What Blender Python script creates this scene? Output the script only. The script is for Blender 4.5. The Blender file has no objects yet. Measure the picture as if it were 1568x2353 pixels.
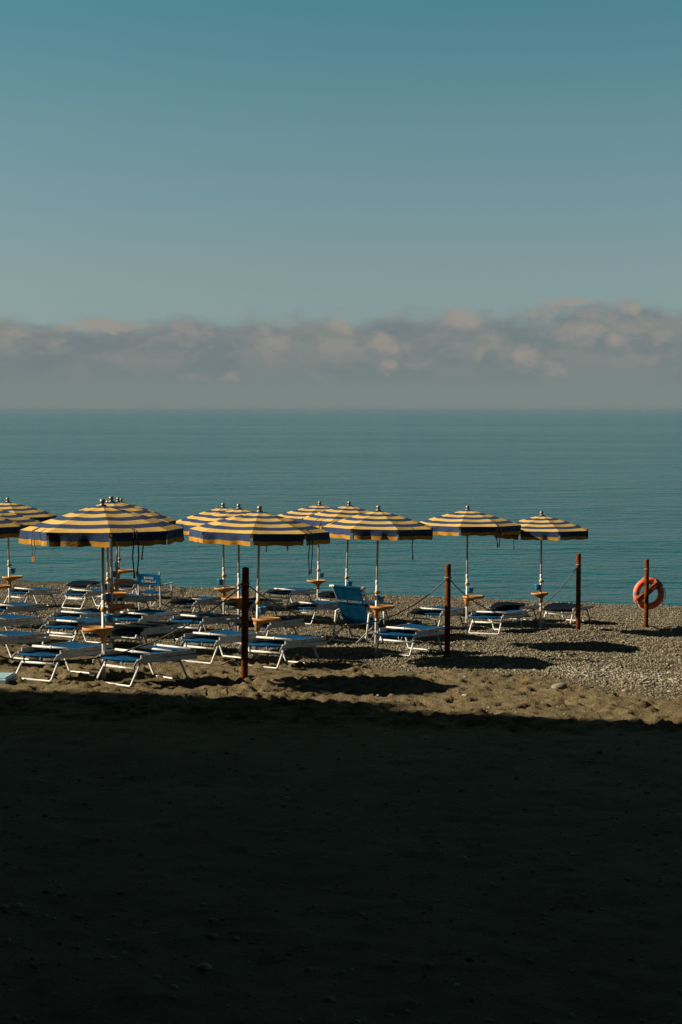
import bpy, math, random
import numpy as np
from mathutils import Vector, Matrix
random.seed(7)
rng = np.random.default_rng(11)
scene = bpy.context.scene
COL = scene.collection

# ------------------------------------------------------------------ camera model
F = 3268.0                       # focal length in pixels of a 1568 x 2353 view
PITCH = math.atan(233.5 / F)
CAM = Vector((0, 0, 5.06))
UP = Vector((0, math.sin(PITCH), math.cos(PITCH)))
FWD = Vector((0, math.cos(PITCH), -math.sin(PITCH)))

def ray(px, py):
    return Vector((1, 0, 0)) * ((px - 784) / F) + UP * ((1176.5 - py) / F) + FWD

def at_depth(px, py, d):
    r = ray(px, py)
    return CAM + r * (d / r.y)

# ------------------------------------------------------------------ terrain
def _h(ix, iy, s):
    v = np.sin(ix * 127.1 + iy * 311.7 + s * 74.7) * 43758.5453
    return v - np.floor(v)

def vn(x, y, s=0):
    x = np.asarray(x, float); y = np.asarray(y, float)
    ix = np.floor(x); iy = np.floor(y); u = x - ix; v = y - iy
    u = u * u * u * (u * (6 * u - 15) + 10); v = v * v * v * (v * (6 * v - 15) + 10)
    a = _h(ix, iy, s); b = _h(ix + 1, iy, s); c = _h(ix, iy + 1, s); d = _h(ix + 1, iy + 1, s)
    return a + (b - a) * u + (c - a) * v + (a - b - c + d) * u * v

def fbm(x, y, o=3, s=0):
    t = 0; a = .5; n = 0
    x = np.asarray(x, float); y = np.asarray(y, float)
    for i in range(o):
        t = t + a * vn(x, y, s + i); n += a
        x, y = x * 1.9 + y * .35 + 7.3, y * 1.9 - x * .35 + 3.1; a *= .5
    return t / n

def smooth(a, b, v):
    t = np.clip((v - a) / (b - a), 0, 1)
    return t * t * (3 - 2 * t)

def along(x, y):
    return .29 * x + .957 * y

def G(x, y):
    s = along(x, y)
    z = 2.907 - .0764 * s
    z = z - np.clip(s - 37.0, 0, None) * .13
    z = z + .10 * (fbm(np.asarray(x) * .33, np.asarray(y) * .33, 3, 4) - .5)
    z = z + .10 * np.exp(-((np.asarray(x) - 4.4) / 1.2) ** 2 - ((np.asarray(y) - 26.2) / .8) ** 2)
    return np.maximum(z, -6.0)

def pebble_mask(x, y):
    s = along(x, y)
    b = np.clip(19.7 - .32 * np.asarray(x), 18.5, 21.8)
    n = fbm(np.asarray(x) * .8, np.asarray(y) * .8, 3, 21) - .5
    return smooth(b - .9, b + 1.1, s + n * 3.2)

TR = []                                   # the furrow in the pebbles, filled in below
def Gfine(x, y):
    x = np.asarray(x, float); y = np.asarray(y, float)
    m = pebble_mask(x, y)
    z = G(x, y)
    sand = (fbm(x * 2.6, y * 2.6, 3, 33) - .5) * .052 + (fbm(x * 6, y * 6, 3, 41) - .5) * .055
    peb = (fbm(x * 3.2, y * 3.2, 4, 52) - .5) * .07 + (fbm(x * 14, y * 14, 2, 61) - .5) * .035
    sand = (sand * (.30 + .70 * smooth(11.5, 17.5, y)))
    sand = sand + (fbm(x * 9, y * 9, 3, 71) - .5) * .034
    z = z + sand * (1 - m) + peb * m
    for (ax, ay, bx, by) in TR:
        L2 = (bx - ax) ** 2 + (by - ay) ** 2
        t = np.clip(((x - ax) * (bx - ax) + (y - ay) * (by - ay)) / L2, 0, 1)
        d = np.hypot(x - ax - t * (bx - ax), y - ay - t * (by - ay))
        z = z - .045 * np.exp(-(d / .09) ** 2)
    return z

def g(x, y):
    return float(G(x, y))

def hit(px, py, up=0.0):
    r = ray(px, py); t = 5.0
    lo, hi = 3.0, 80.0
    for _ in range(60):
        t = (lo + hi) / 2
        p = CAM + r * t
        if p.z > g(p.x, p.y) + up: lo = t
        else: hi = t
    return CAM + r * t

a_ = hit(452, 1349); b_ = hit(423, 1371)
TR.append((a_.x, a_.y, b_.x, b_.y))

# ------------------------------------------------------------------ mesh helper
class MB:
    def __init__(self):
        self.v = []; self.f = []; self.mi = []; self.sm = []
    def add(self, vs, fs, mi=0, smooth=True):
        o = len(self.v)
        self.v += [tuple(p) for p in vs]
        for q in fs:
            self.f.append(tuple(i + o for i in q)); self.mi.append(mi); self.sm.append(smooth)
        return self
    def box(self, lo, hi, mi=0, M=None):
        x0, y0, z0 = lo; x1, y1, z1 = hi
        vs = [Vector(p) for p in ((x0,y0,z0),(x1,y0,z0),(x1,y1,z0),(x0,y1,z0),(x0,y0,z1),(x1,y0,z1),(x1,y1,z1),(x0,y1,z1))]
        if M: vs = [M @ p for p in vs]
        return self.add(vs, [(0,3,2,1),(4,5,6,7),(0,1,5,4),(1,2,6,5),(2,3,7,6),(3,0,4,7)], mi, False)
    def bar(self, p, q, w, h, mi=0, ref=(0, 0, 1), ch=.25):
        """chamfered bar from p to q, w across, h along ref"""
        p = Vector(p); q = Vector(q); t = (q - p).normalized()
        s = t.cross(Vector(ref)).normalized(); u = s.cross(t).normalized()
        c = min(w, h) * ch
        pr = [(-w/2+c,-h/2),(w/2-c,-h/2),(w/2,-h/2+c),(w/2,h/2-c),(w/2-c,h/2),(-w/2+c,h/2),(-w/2,h/2-c),(-w/2,-h/2+c)]
        vs = [e + s*a + u*b for e in (p, q) for a, b in pr]
        fs = [(i, (i+1) % 8, 8+(i+1) % 8, 8+i) for i in range(8)] + [tuple(range(7, -1, -1)), tuple(range(8, 16))]
        return self.add(vs, fs, mi, False)
    def tube(self, pts, r, n=8, mi=0, caps=True, closed=False):
        P = [Vector(p) for p in pts]; m = len(P)
        rs = r if isinstance(r, (list, tuple)) else [r] * m
        vs = []; prev = None
        for i in range(m):
            if closed: t = P[(i+1) % m] - P[i-1]
            else: t = P[min(i+1, m-1)] - P[max(i-1, 0)]
            t.normalize()
            if prev is None:
                ref = Vector((0, 0, 1)) if abs(t.z) < .9 else Vector((1, 0, 0))
                s = t.cross(ref).normalized()
            else:
                s = (prev - t * prev.dot(t)).normalized()
            prev = s; u = t.cross(s)
            for k in range(n):
                a = 2 * math.pi * k / n
                vs.append(P[i] + (s * math.cos(a) + u * math.sin(a)) * rs[i])
        fs = []
        for i in range(m if closed else m - 1):
            j = (i + 1) % m
            for k in range(n):
                k2 = (k + 1) % n
                fs.append((i*n+k, i*n+k2, j*n+k2, j*n+k))
        if caps and not closed:
            fs += [tuple(range(n-1, -1, -1)), tuple((m-1)*n + k for k in range(n))]
        return self.add(vs, fs, mi)
    def lathe(self, prof, n=16, mi=0, c=(0, 0, 0), sx=1, sy=1):
        vs = []; fs = []; m = len(prof)
        for r, z in prof:
            for k in range(n):
                a = 2 * math.pi * k / n
                vs.append((c[0] + r*math.cos(a)*sx, c[1] + r*math.sin(a)*sy, c[2] + z))
        for i in range(m - 1):
            for k in range(n):
                k2 = (k + 1) % n
                fs.append((i*n+k, i*n+k2, (i+1)*n+k2, (i+1)*n+k))
        fs += [tuple(range(n-1, -1, -1)), tuple((m-1)*n + k for k in range(n))]
        return self.add(vs, fs, mi)
    def grid(self, fn, nu, nv, mi=0):
        vs = [fn(i/nu, j/nv) for i in range(nu+1) for j in range(nv+1)]
        fs = [(i*(nv+1)+j, (i+1)*(nv+1)+j, (i+1)*(nv+1)+j+1, i*(nv+1)+j+1) for i in range(nu) for j in range(nv)]
        return self.add(vs, fs, mi)
    def sheet(self, fn, nu, nv, th, mi=0):
        """a grid with real thickness th below it"""
        self.grid(fn, nu, nv, mi)
        return self.grid(lambda a, b: tuple(Vector(fn(1-a, b)) - Vector((0, 0, th))), nu, nv, mi)
    def mesh(self, name, mats):
        me = bpy.data.meshes.new(name)
        me.from_pydata(self.v, [], self.f)
        for m in (mats if isinstance(mats, (list, tuple)) else [mats]): me.materials.append(m)
        me.polygons.foreach_set('material_index', self.mi)
        me.polygons.foreach_set('use_smooth', self.sm)
        me.update()
        return me
    def build(self, name, mats, parent=None):
        o = bpy.data.objects.new(name, self.mesh(name, mats)); COL.objects.link(o)
        if parent: o.parent = parent
        return o

def empty(name, loc=(0, 0, 0)):
    o = bpy.data.objects.new(name, None); COL.objects.link(o); o.location = loc
    o.empty_display_size = .2
    return o

def tag(o, label, cat, group=None, kind=None):
    o['label'] = label; o['category'] = cat
    if group: o['group'] = group
    if kind: o['kind'] = kind
    return o

def copy_tree(o, parent=None):
    c = o.copy(); COL.objects.link(c)
    if parent: c.parent = parent
    for ch in list(o.children): copy_tree(ch, c)
    return c

def frame_at(p, yaw, tilt=True):
    """local frame standing on the slope, turned by yaw"""
    e = .3
    n = Vector((-(g(p.x+e, p.y) - g(p.x-e, p.y)) / (2*e), -(g(p.x, p.y+e) - g(p.x, p.y-e)) / (2*e), 1)).normalized()
    if not tilt: n = Vector((0, 0, 1))
    y = Vector((-math.sin(yaw), math.cos(yaw), 0)); y = (y - n * y.dot(n)).normalized()
    x = y.cross(n)
    M = Matrix((x, y, n)).transposed().to_4x4(); M.translation = p
    return M

# ------------------------------------------------------------------ materials
def nodes(m):
    m.use_nodes = True
    return m.node_tree, m.node_tree.nodes, m.node_tree.links

def mat(name, c, rough=.6, metal=0, var=.15, scale=12, c2=None, bump=0, bscale=60, trans=0, spec=.5):
    m = bpy.data.materials.new(name); nt, N, L = nodes(m)
    b = N['Principled BSDF']; b.inputs['Roughness'].default_value = rough; b.inputs['Metallic'].default_value = metal
    b.inputs['Specular IOR Level'].default_value = spec
    tc = N.new('ShaderNodeTexCoord'); nz = N.new('ShaderNodeTexNoise'); nz.inputs['Scale'].default_value = scale
    nz.inputs['Detail'].default_value = 5; nz.inputs['Roughness'].default_value = .65
    L.new(tc.outputs['Object'], nz.inputs['Vector'])
    mx = N.new('ShaderNodeMix'); mx.data_type = 'RGBA'
    if c2 is None: c2 = tuple(v * (1 - var * 2) for v in c); c = tuple(min(1, v * (1 + var)) for v in c)
    mx.inputs[6].default_value = (*c, 1); mx.inputs[7].default_value = (*c2, 1)
    mr = N.new('ShaderNodeMapRange'); mr.inputs[1].default_value = .35; mr.inputs[2].default_value = .65
    L.new(nz.outputs['Fac'], mr.inputs[0]); L.new(mr.outputs[0], mx.inputs[0])
    L.new(mx.outputs[2], b.inputs['Base Color'])
    if bump:
        n2 = N.new('ShaderNodeTexNoise'); n2.inputs['Scale'].default_value = bscale; n2.inputs['Detail'].default_value = 4
        L.new(tc.outputs['Object'], n2.inputs['Vector'])
        bp = N.new('ShaderNodeBump'); bp.inputs['Strength'].default_value = bump; bp.inputs['Distance'].default_value = .01
        L.new(n2.outputs['Fac'], bp.inputs['Height']); L.new(bp.outputs[0], b.inputs['Normal'])
    if trans:
        tr = N.new('ShaderNodeBsdfTranslucent'); L.new(mx.outputs[2], tr.inputs[0])
        ms = N.new('ShaderNodeMixShader'); ms.inputs[0].default_value = trans
        L.new(b.outputs[0], ms.inputs[1]); L.new(tr.outputs[0], ms.inputs[2]); L.new(ms.outputs[0], N['Material Output'].inputs[0])
    return m

WHITE = mat('white_paint', (.43, .43, .40), .42, var=.10, scale=9)
GREY = mat('grey_aluminium', (.34, .34, .33), .5, var=.16, scale=14, bump=.15)
BLUE = mat('blue_sling_fabric', (.0025, .044, .112), .9, var=.2, scale=7, bump=.3, bscale=220, spec=.04)
SHADEFAB = mat('navy_shade_fabric', (.0045, .007, .013), .95, var=.2, scale=7, bump=.3, bscale=200, spec=.02)  # navy fabric, near black in colour to stand in for parasol shade
YEL = mat('yellow_canvas', (.45, .30, .085), .85, var=.08, scale=5, bump=.35, bscale=40, trans=.10, spec=.15)
NAVY = mat('navy_canvas', (.017, .036, .090), .85, var=.12, scale=5, bump=.35, bscale=40, trans=.06, spec=.15)
ORYEL = mat('saffron_canvas', (.36, .17, .012), .85, var=.10, scale=6, bump=.3, bscale=40, trans=.10, spec=.15)
STEEL = mat('dull_steel', (.20, .17, .13), .42, metal=.6, var=.1)
POLE = mat('pole_paint', (.42, .42, .41), .45, var=.12, scale=10)
TRAY = mat('orange_plastic', (.36, .165, .042), .6, var=.12, scale=10, spec=.3)
CUPB = mat('blue_plastic', (.006, .11, .24), .5, var=.1, scale=8)
YPL = mat('yellow_plastic', (.38, .20, .015), .5, var=.1)
STRAP = mat('dark_webbing', (.020, .018, .020), .9, var=.2, scale=40)
STRAPO = mat('orange_webbing', (.22, .09, .015), .9, var=.2, scale=40)
RUST = mat('rusty_steel', (.150, .043, .007), .95, c2=(.045, .013, .004), scale=9, bump=.5, bscale=50, spec=.05)
ROPE = mat('weathered_rope', (.15, .135, .10), .95, var=.25, scale=60, bump=.6, bscale=150, spec=.1)
BUOY = mat('orange_foam', (.78, .125, .045), .6, c2=(.66, .095, .032), scale=5, bump=.2, bscale=30)
TAPE = mat('grey_reflective_tape', (.17, .16, .15), .5, var=.1)
TWINE = mat('faded_orange_twine', (.40, .13, .075), .95, var=.25, scale=30, bump=.8, bscale=90, spec=.1)
WTXT = mat('white_print', (.30, .30, .285), .8, var=.05)
STONE = mat('pale_stone', (.125, .115, .09), .9, var=.15, scale=9, bump=.3, bscale=40)
PLASTER = mat('pale_plaster', (.30, .27, .23), .9, var=.12, scale=.6, bump=.2, bscale=8)
ROOFM = mat('grey_roofing', (.12, .11, .10), .9, var=.15, scale=1)
GLASS = mat('window_glass', (.02, .025, .03), .08, var=.1)

# ground: sand turning to pebbles
gm = bpy.data.materials.new('beach_ground'); nt, N, L = nodes(gm)
b = N['Principled BSDF']; b.inputs['Roughness'].default_value = .95; b.inputs['Specular IOR Level'].default_value = .15
geo = N.new('ShaderNodeNewGeometry'); at = N.new('ShaderNodeAttribute'); at.attribute_name = 'pebbles'
def noise(sc, det=5, ro=.6):
    n = N.new('ShaderNodeTexNoise'); n.inputs['Scale'].default_value = sc; n.inputs['Detail'].default_value = det
    n.inputs['Roughness'].default_value = ro; L.new(geo.outputs['Position'], n.inputs['Vector']); return n
def mixc(fac, c1, c2):
    m = N.new('ShaderNodeMix'); m.data_type = 'RGBA'
    for i, c in ((6, c1), (7, c2)):
        if isinstance(c, tuple): m.inputs[i].default_value = (*c, 1)
        else: L.new(c, m.inputs[i])
    if fac is not None: L.new(fac, m.inputs[0])
    return m
def mrange(src, a, b_, c=0, d=1):
    m = N.new('ShaderNodeMapRange'); L.new(src, m.inputs[0])
    for i, v in enumerate((a, b_, c, d)): m.inputs[i+1].default_value = v
    return m.outputs[0]
s1 = mixc(mrange(noise(1.3).outputs['Fac'], .35, .65), (.132, .102, .052), (.092, .071, .037))
s2 = mixc(mrange(noise(35, 4, .7).outputs['Fac'], .56, .70), s1.outputs[2], (.038, .030, .018))
vo = N.new('ShaderNodeTexVoronoi'); vo.inputs['Scale'].default_value = 34; L.new(geo.outputs['Position'], vo.inputs['Vector'])
sep = N.new('ShaderNodeSeparateColor'); L.new(vo.outputs['Color'], sep.inputs[0])
p1 = mixc(sep.outputs[0], (.080, .068, .042), (.150, .128, .085))
p2 = mixc(mrange(vo.outputs['Distance'], .35, .6), p1.outputs[2], (.045, .038, .025))
mxg = mixc(at.outputs['Fac'], s2.outputs[2], p2.outputs[2])
px_ = N.new('ShaderNodeSeparateXYZ'); L.new(geo.outputs['Position'], px_.inputs[0])
mxg = mixc(mrange(px_.outputs[2], .16, .03), mxg.outputs[2], (.035, .031, .022))
L.new(mxg.outputs[2], b.inputs['Base Color'])
hn = noise(22, 6, .7)
hm = N.new('ShaderNodeMath'); hm.operation = 'MULTIPLY_ADD'
sub = N.new('ShaderNodeMath'); sub.operation = 'MULTIPLY'; L.new(vo.outputs['Distance'], sub.inputs[0]); L.new(at.outputs['Fac'], sub.inputs[1])
L.new(sub.outputs[0], hm.inputs[0]); hm.inputs[1].default_value = -1.2; L.new(hn.outputs['Fac'], hm.inputs[2])
bp = N.new('ShaderNodeBump'); bp.inputs['Strength'].default_value = 1; bp.inputs['Distance'].default_value = .045
L.new(hm.outputs[0], bp.inputs['Height']); L.new(bp.outputs[0], b.inputs['Normal'])

pm = bpy.data.materials.new('beach_pebbles'); nt, N, L = nodes(pm)
b = N['Principled BSDF']; b.inputs['Roughness'].default_value = .85; b.inputs['Specular IOR Level'].default_value = .25
at = N.new('ShaderNodeAttribute'); at.attribute_name = 'tone'
cr = N.new('ShaderNodeValToRGB'); e = cr.color_ramp.elements
e[0].position = 0; e[0].color = (.028, .026, .021, 1); e[1].position = 1; e[1].color = (.26, .245, .20, 1)
for p, c in ((.3, (.100, .085, .055)), (.6, (.152, .130, .087)), (.85, (.175, .160, .122))):
    k = e.new(p); k.color = (*c, 1)
L.new(at.outputs['Fac'], cr.inputs[0]); L.new(cr.outputs[0], b.inputs['Base Color'])

# sea
wm = bpy.data.materials.new('sea_water'); nt, N, L = nodes(wm)
b = N['Principled BSDF']; b.inputs['IOR'].default_value = 1.33; b.inputs['Roughness'].default_value = .12
b.inputs['Base Color'].default_value = (.0005, .061, .076, 1)
geo = N.new('ShaderNodeNewGeometry')
def wnoise(sx, sy, sc, det, rot=-.3):
    mp = N.new('ShaderNodeMapping'); mp.inputs['Scale'].default_value = (sx, sy, 1); mp.inputs['Rotation'].default_value = (0, 0, rot)
    L.new(geo.outputs['Position'], mp.inputs[0])
    n = N.new('ShaderNodeTexNoise'); n.inputs['Scale'].default_value = sc; n.inputs['Detail'].default_value = det
    n.inputs['Roughness'].default_value = .6; n.inputs['Distortion'].default_value = .4
    L.new(mp.outputs[0], n.inputs['Vector']); return n.outputs['Fac']
def madd(a, k, c=None):
    m = N.new('ShaderNodeMath'); m.operation = 'MULTIPLY_ADD'; L.new(a, m.inputs[0]); m.inputs[1].default_value = k
    if c is None: m.inputs[2].default_value = 0
    else: L.new(c, m.inputs[2])
    return m.outputs[0]
h = madd(wnoise(.60, 1, .95, 5), .72)
h = madd(wnoise(.50, 1, .26, 3, -.15), .85, h)
h = madd(wnoise(.35, 1, .05, 2, -.1), .7, h)
h = madd(wnoise(.65, 1, 3.2, 3), .22, h)
bp = N.new('ShaderNodeBump'); bp.inputs['Strength'].default_value = 1; bp.inputs['Distance'].default_value = .045
L.new(hm.outputs[0], bp.inputs['Height']); L.new(bp.outputs[0], b.inputs['Normal'])

pm = bpy.data.materials.new('beach_pebbles'); nt, N, L = nodes(pm)
b = N['Principled BSDF']; b.inputs['Roughness'].default_value = .85; b.inputs['Specular IOR Level'].default_value = .25
at = N.new('ShaderNodeAttribute'); at.attribute_name = 'tone'
cr = N.new('ShaderNodeValToRGB'); e = cr.color_ramp.elements
e[0].position = 0; e[0].color = (.028, .026, .021, 1); e[1].position = 1; e[1].color = (.26, .245, .20, 1)
for p, c in ((.3, (.100, .085, .055)), (.6, (.152, .130, .087)), (.85, (.175, .160, .122))):
    k = e.new(p); k.color = (*c, 1)
L.new(at.outputs['Fac'], cr.inputs[0]); L.new(cr.outputs[0], b.inputs['Base Color'])

# sea
wm = bpy.data.materials.new('sea_water'); nt, N, L = nodes(wm)
b = N['Principled BSDF']; b.inputs['IOR'].default_value = 1.33; b.inputs['Roughness'].default_value = .12
b.inputs['Base Color'].default_value = (.0005, .061, .076, 1)
geo = N.new('ShaderNodeNewGeometry')
def wnoise(sx, sy, sc, det, rot=-.3):
    mp = N.new('ShaderNodeMapping'); mp.inputs['Scale'].default_value = (sx, sy, 1); mp.inputs['Rotation'].default_value = (0, 0, rot)
    L.new(geo.outputs['Position'], mp.inputs[0])
    n = N.new('ShaderNodeTexNoise'); n.inputs['Scale'].default_value = sc; n.inputs['Detail'].default_value = det
    n.inputs['Roughness'].default_value = .6; n.inputs['Distortion'].default_value = .4
    L.new(mp.outputs[0], n.inputs['Vector']); return n.outputs['Fac']
def madd(a, k, c=None):
    m = N.new('ShaderNodeMath'); m.operation = 'MULTIPLY_ADD'; L.new(a, m.inputs[0]); m.inputs[1].default_value = k
    if c is None: m.inputs[2].default_value = 0
    else: L.new(c, m.inputs[2])
    return m.outputs[0]
h = madd(wnoise(.45, 1, .95, 4), .60)
h = madd(wnoise(.40, 1, .24, 3, -.15), 1.2, h)
h = madd(wnoise(.30, 1, .05, 2, -.1), 1.2, h)
h = madd(wnoise(.55, 1, 3.2, 3), .20, h)
bp = N.new('ShaderNodeBump'); bp.inputs['Strength'].default_value = 1; bp.inputs['Distance'].default_value = .5
pt = N.new('ShaderNodeMapRange'); pt.inputs[1].default_value = .38; pt.inputs[2].default_value = .62; pt.inputs[3].default_value = .7; pt.inputs[4].default_value = 1.3
L.new(wnoise(.25, 1, .018, 3, -.2), pt.inputs[0])
hp = N.new('ShaderNodeMath'); hp.operation = 'MULTIPLY'; L.new(h, hp.inputs[0]); L.new(pt.outputs[0], hp.inputs[1])
L.new(hp.outputs[0], bp.inputs['Height']); L.new(bp.outputs[0], b.inputs['Normal'])

# ------------------------------------------------------------------ ground sheet
xs = np.concatenate([np.arange(-90, -10, 4.0), np.arange(-10, 10, .042), np.arange(10, 90.1, 4.0)])
ys = np.concatenate([np.arange(-40, 4, 2.0), np.arange(4, 13.5, .06), np.arange(13.5, 24, .036), np.arange(24, 33, .055), np.arange(33, 42, .09), np.arange(42, 90.1, 3.0)])
X, Y = np.meshgrid(xs, ys)
Z = Gfine(X, Y)
M_ = pebble_mask(X, Y)
nd = 0
while nd < 4200:                                        # footprints and scuffs in the dry sand
    x = rng.uniform(-8, 9); y = rng.uniform(6, 23)
    if abs(x) > .27 * y + 1.5 or float(pebble_mask(x, y)) > rng.uniform(.1, .7): continue
    nd += 1
    if y < 14.2: continue
    r = rng.uniform(.045, .13); dp = rng.uniform(.3, .42) * r; an = rng.uniform(0, math.pi); el = rng.uniform(.5, 1)
    i0, i1 = np.searchsorted(xs, [x - 3*r, x + 3*r]); j0, j1 = np.searchsorted(ys, [y - 3*r, y + 3*r])
    dx = X[j0:j1, i0:i1] - x; dy = Y[j0:j1, i0:i1] - y
    u = dx * math.cos(an) + dy * math.sin(an); v = (-dx * math.sin(an) + dy * math.cos(an)) / el
    q = np.sqrt(u*u + v*v) / r
    Z[j0:j1, i0:i1] += -dp * np.exp(-q**4) + .45 * dp * np.exp(-((q - 1.25) / .3)**2)
ny, nx = X.shape
me = bpy.data.meshes.new('beach_ground')
me.vertices.add(nx * ny); me.vertices.foreach_set('co', np.stack([X, Y, Z], -1).astype(np.float32).ravel())
idx = np.arange(nx * ny).reshape(ny, nx)
q = np.stack([idx[:-1, :-1], idx[:-1, 1:], idx[1:, 1:], idx[1:, :-1]], -1).reshape(-1, 4)
def set_faces(me, q):
    k = q.shape[1]
    me.loops.add(q.size); me.loops.foreach_set('vertex_index', q.astype(np.int32).ravel())
    me.polygons.add(len(q)); me.polygons.foreach_set('loop_start', np.arange(0, q.size, k, dtype=np.int32))
    me.polygons.foreach_set('use_smooth', np.ones(len(q), bool))
    me.update(calc_edges=True)
set_faces(me, q)
a = me.attributes.new('pebbles', 'FLOAT', 'POINT'); a.data.foreach_set('value', M_.astype(np.float32).ravel())
me.materials.append(gm)
ground = bpy.data.objects.new('ground', me); COL.objects.link(ground); ground['kind'] = 'structure'

# pebbles: one uncountable mass
t_ = (1 + 5 ** .5) / 2
ico = np.array([(-1,t_,0),(1,t_,0),(-1,-t_,0),(1,-t_,0),(0,-1,t_),(0,1,t_),(0,-1,-t_),(0,1,-t_),(t_,0,-1),(t_,0,1),(-t_,0,-1),(-t_,0,1)]) / math.hypot(1, t_)
icf = np.array([(0,11,5),(0,5,1),(0,1,7),(0,7,10),(0,10,11),(1,5,9),(5,11,4),(11,10,2),(10,7,6),(7,1,8),(3,9,4),(3,4,2),(3,2,6),(3,6,8),(3,8,9),(4,9,5),(2,4,11),(6,2,10),(8,6,7),(9,8,1)])
n0 = 620000
y = rng.uniform(5.5, 39.5, n0); x = rng.uniform(-1, 1, n0) * (.26 * y + 1.6)
keep = (rng.uniform(0, 1, n0) * rng.uniform(0.2, 1, n0) < pebble_mask(x, y) * .36 + .006) & (along(x, y) < 38.0)
x = x[keep]; y = y[keep]; n = len(x)
r = .007 + .022 * rng.beta(1.2, 5, n) + .016 * (rng.uniform(0, 1, n) > .98)
z = Gfine(x, y) + r * .1
sc = np.stack([r * rng.uniform(.8, 1.5, n), r * rng.uniform(.8, 1.5, n), r * rng.uniform(.45, .85, n)], -1)
an = rng.uniform(0, 2*math.pi, n); ca, sa = np.cos(an), np.sin(an)
P = ico[None] * sc[:, None] * (1 + rng.uniform(-.15, .15, (n, 12, 1)))
P = np.stack([P[..., 0]*ca[:, None] - P[..., 1]*sa[:, None], P[..., 0]*sa[:, None] + P[..., 1]*ca[:, None], P[..., 2]], -1) + np.stack([x, y, z], -1)[:, None]
me = bpy.data.meshes.new('pebbles')
me.vertices.add(n * 12); me.vertices.foreach_set('co', P.astype(np.float32).ravel())
set_faces(me, (icf[None] + (np.arange(n) * 12)[:, None, None]).reshape(-1, 3))
band = smooth(1.2, .2, np.abs(along(x, y) - 19.8 + .1*(x-4))) * smooth(.5, 4, x)      # paler, coarser strip on the right
tone = np.clip(rng.beta(2.2, 2.4, n) + .34 * band, 0, 1)
a = me.attributes.new('tone', 'FLOAT', 'POINT'); a.data.foreach_set('value', np.repeat(tone, 12).astype(np.float32))
me.materials.append(pm)
o = bpy.data.objects.new('pebbles', me); COL.objects.link(o)
tag(o, 'grey brown pebbles covering the beach down to the sea', 'pebbles', kind='stuff')

# sea
sea = MB().grid(lambda u, v: ((u - .5) * 60000, 34 + 45000 * v ** 3, 0), 24, 60).build('sea', wm); sea['kind'] = 'structure'

# ------------------------------------------------------------------ parasols
def canopy_parts(root, R, rise, phi):
    """eight-rib striped canopy; origin of the mesh at the pole, z = 0 at the rim"""
    nb = 8; sub = 2; ns = 8
    ap = rise
    def zr(t): return rise * (1 - (.72 * t + .28 * t * t))
    ts = [.035] + [(i + 1) / (nb * sub) for i in range(nb * sub)]
    mb = MB()
    for k in range(8):
        a0 = phi + k * math.pi / 4; a1 = a0 + math.pi / 4
        vs = []; fs = []; mi = []
        for t in ts:
            for j in range(ns + 1):
                w = j / ns
                sg = math.sin(math.pi * w); inw = 1 - .035 * sg * t * t
                px = (math.sin(a0)*(1-w) + math.sin(a1)*w) * R * t
                py = -(math.cos(a0)*(1-w) + math.cos(a1)*w) * R * t
                vs.append((px * inw, py * inw, zr(t) - .030 * sg * t * (1.1 - .75 * t)))
        for i in range(len(ts) - 1):
            for j in range(ns):
                fs.append((i*(ns+1)+j, (i+1)*(ns+1)+j, (i+1)*(ns+1)+j+1, i*(ns+1)+j+1))
                mi.append(0 if (i // sub) % 2 == 1 else 1)
        o_ = len(mb.v); mb.v += vs; mb.f += [tuple(q + o_ for q in f_) for f_ in fs]; mb.mi += mi; mb.sm += [True] * len(fs)
    mb.lathe([(.05, rise - .012), (.045, rise), (.02, rise + .006)], 12, 1)
    c = mb.build('canopy', [YEL, NAVY], root)
    mb = MB(); rr = random.Random(int(phi * 1000) + 5)
    for k in range(8):
        a0 = phi + k * math.pi / 4 + .018; a1 = a0 + math.pi / 4 - .036
        ph = rr.uniform(0, 6); fl = rr.uniform(-.01, .03); fq = rr.uniform(9, 15)
        nu = 16; rows = [(0, 0), (.035, 0), (.07, 0), (.105, 0), (.107, 1), (.135, 1), (.165, 1)]
        for m_, (r0, r1) in enumerate(zip(rows[:-1], rows[1:])):
            vv = []
            for dz, _ in (r0, r1):
                for j in range(nu + 1):
                    w = j / nu; sg = math.sin(math.pi * w)
                    q = dz / .165
                    wav = (math.sin(w * fq + ph) * .022 + math.sin(w * fq * 2.3 + ph * 2) * .008) * q
                    k_ = (1 - .035 * sg) * (R + fl * q * sg + wav + .002)
                    vv.append(((math.sin(a0)*(1-w) + math.sin(a1)*w) * k_, -(math.cos(a0)*(1-w) + math.cos(a1)*w) * k_,
                               -dz - .004 + .012 * sg * (1 - q) * 0 + .006 * math.sin(w * fq * 1.4 + ph) * q))
            mb.add(vv, [(j, nu+1+j, nu+2+j, j+1) for j in range(nu)], 0 if r1[1] == 0 else 1)
    v = mb.build('valance', [NAVY, ORYEL], root)
    return c, v

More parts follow.
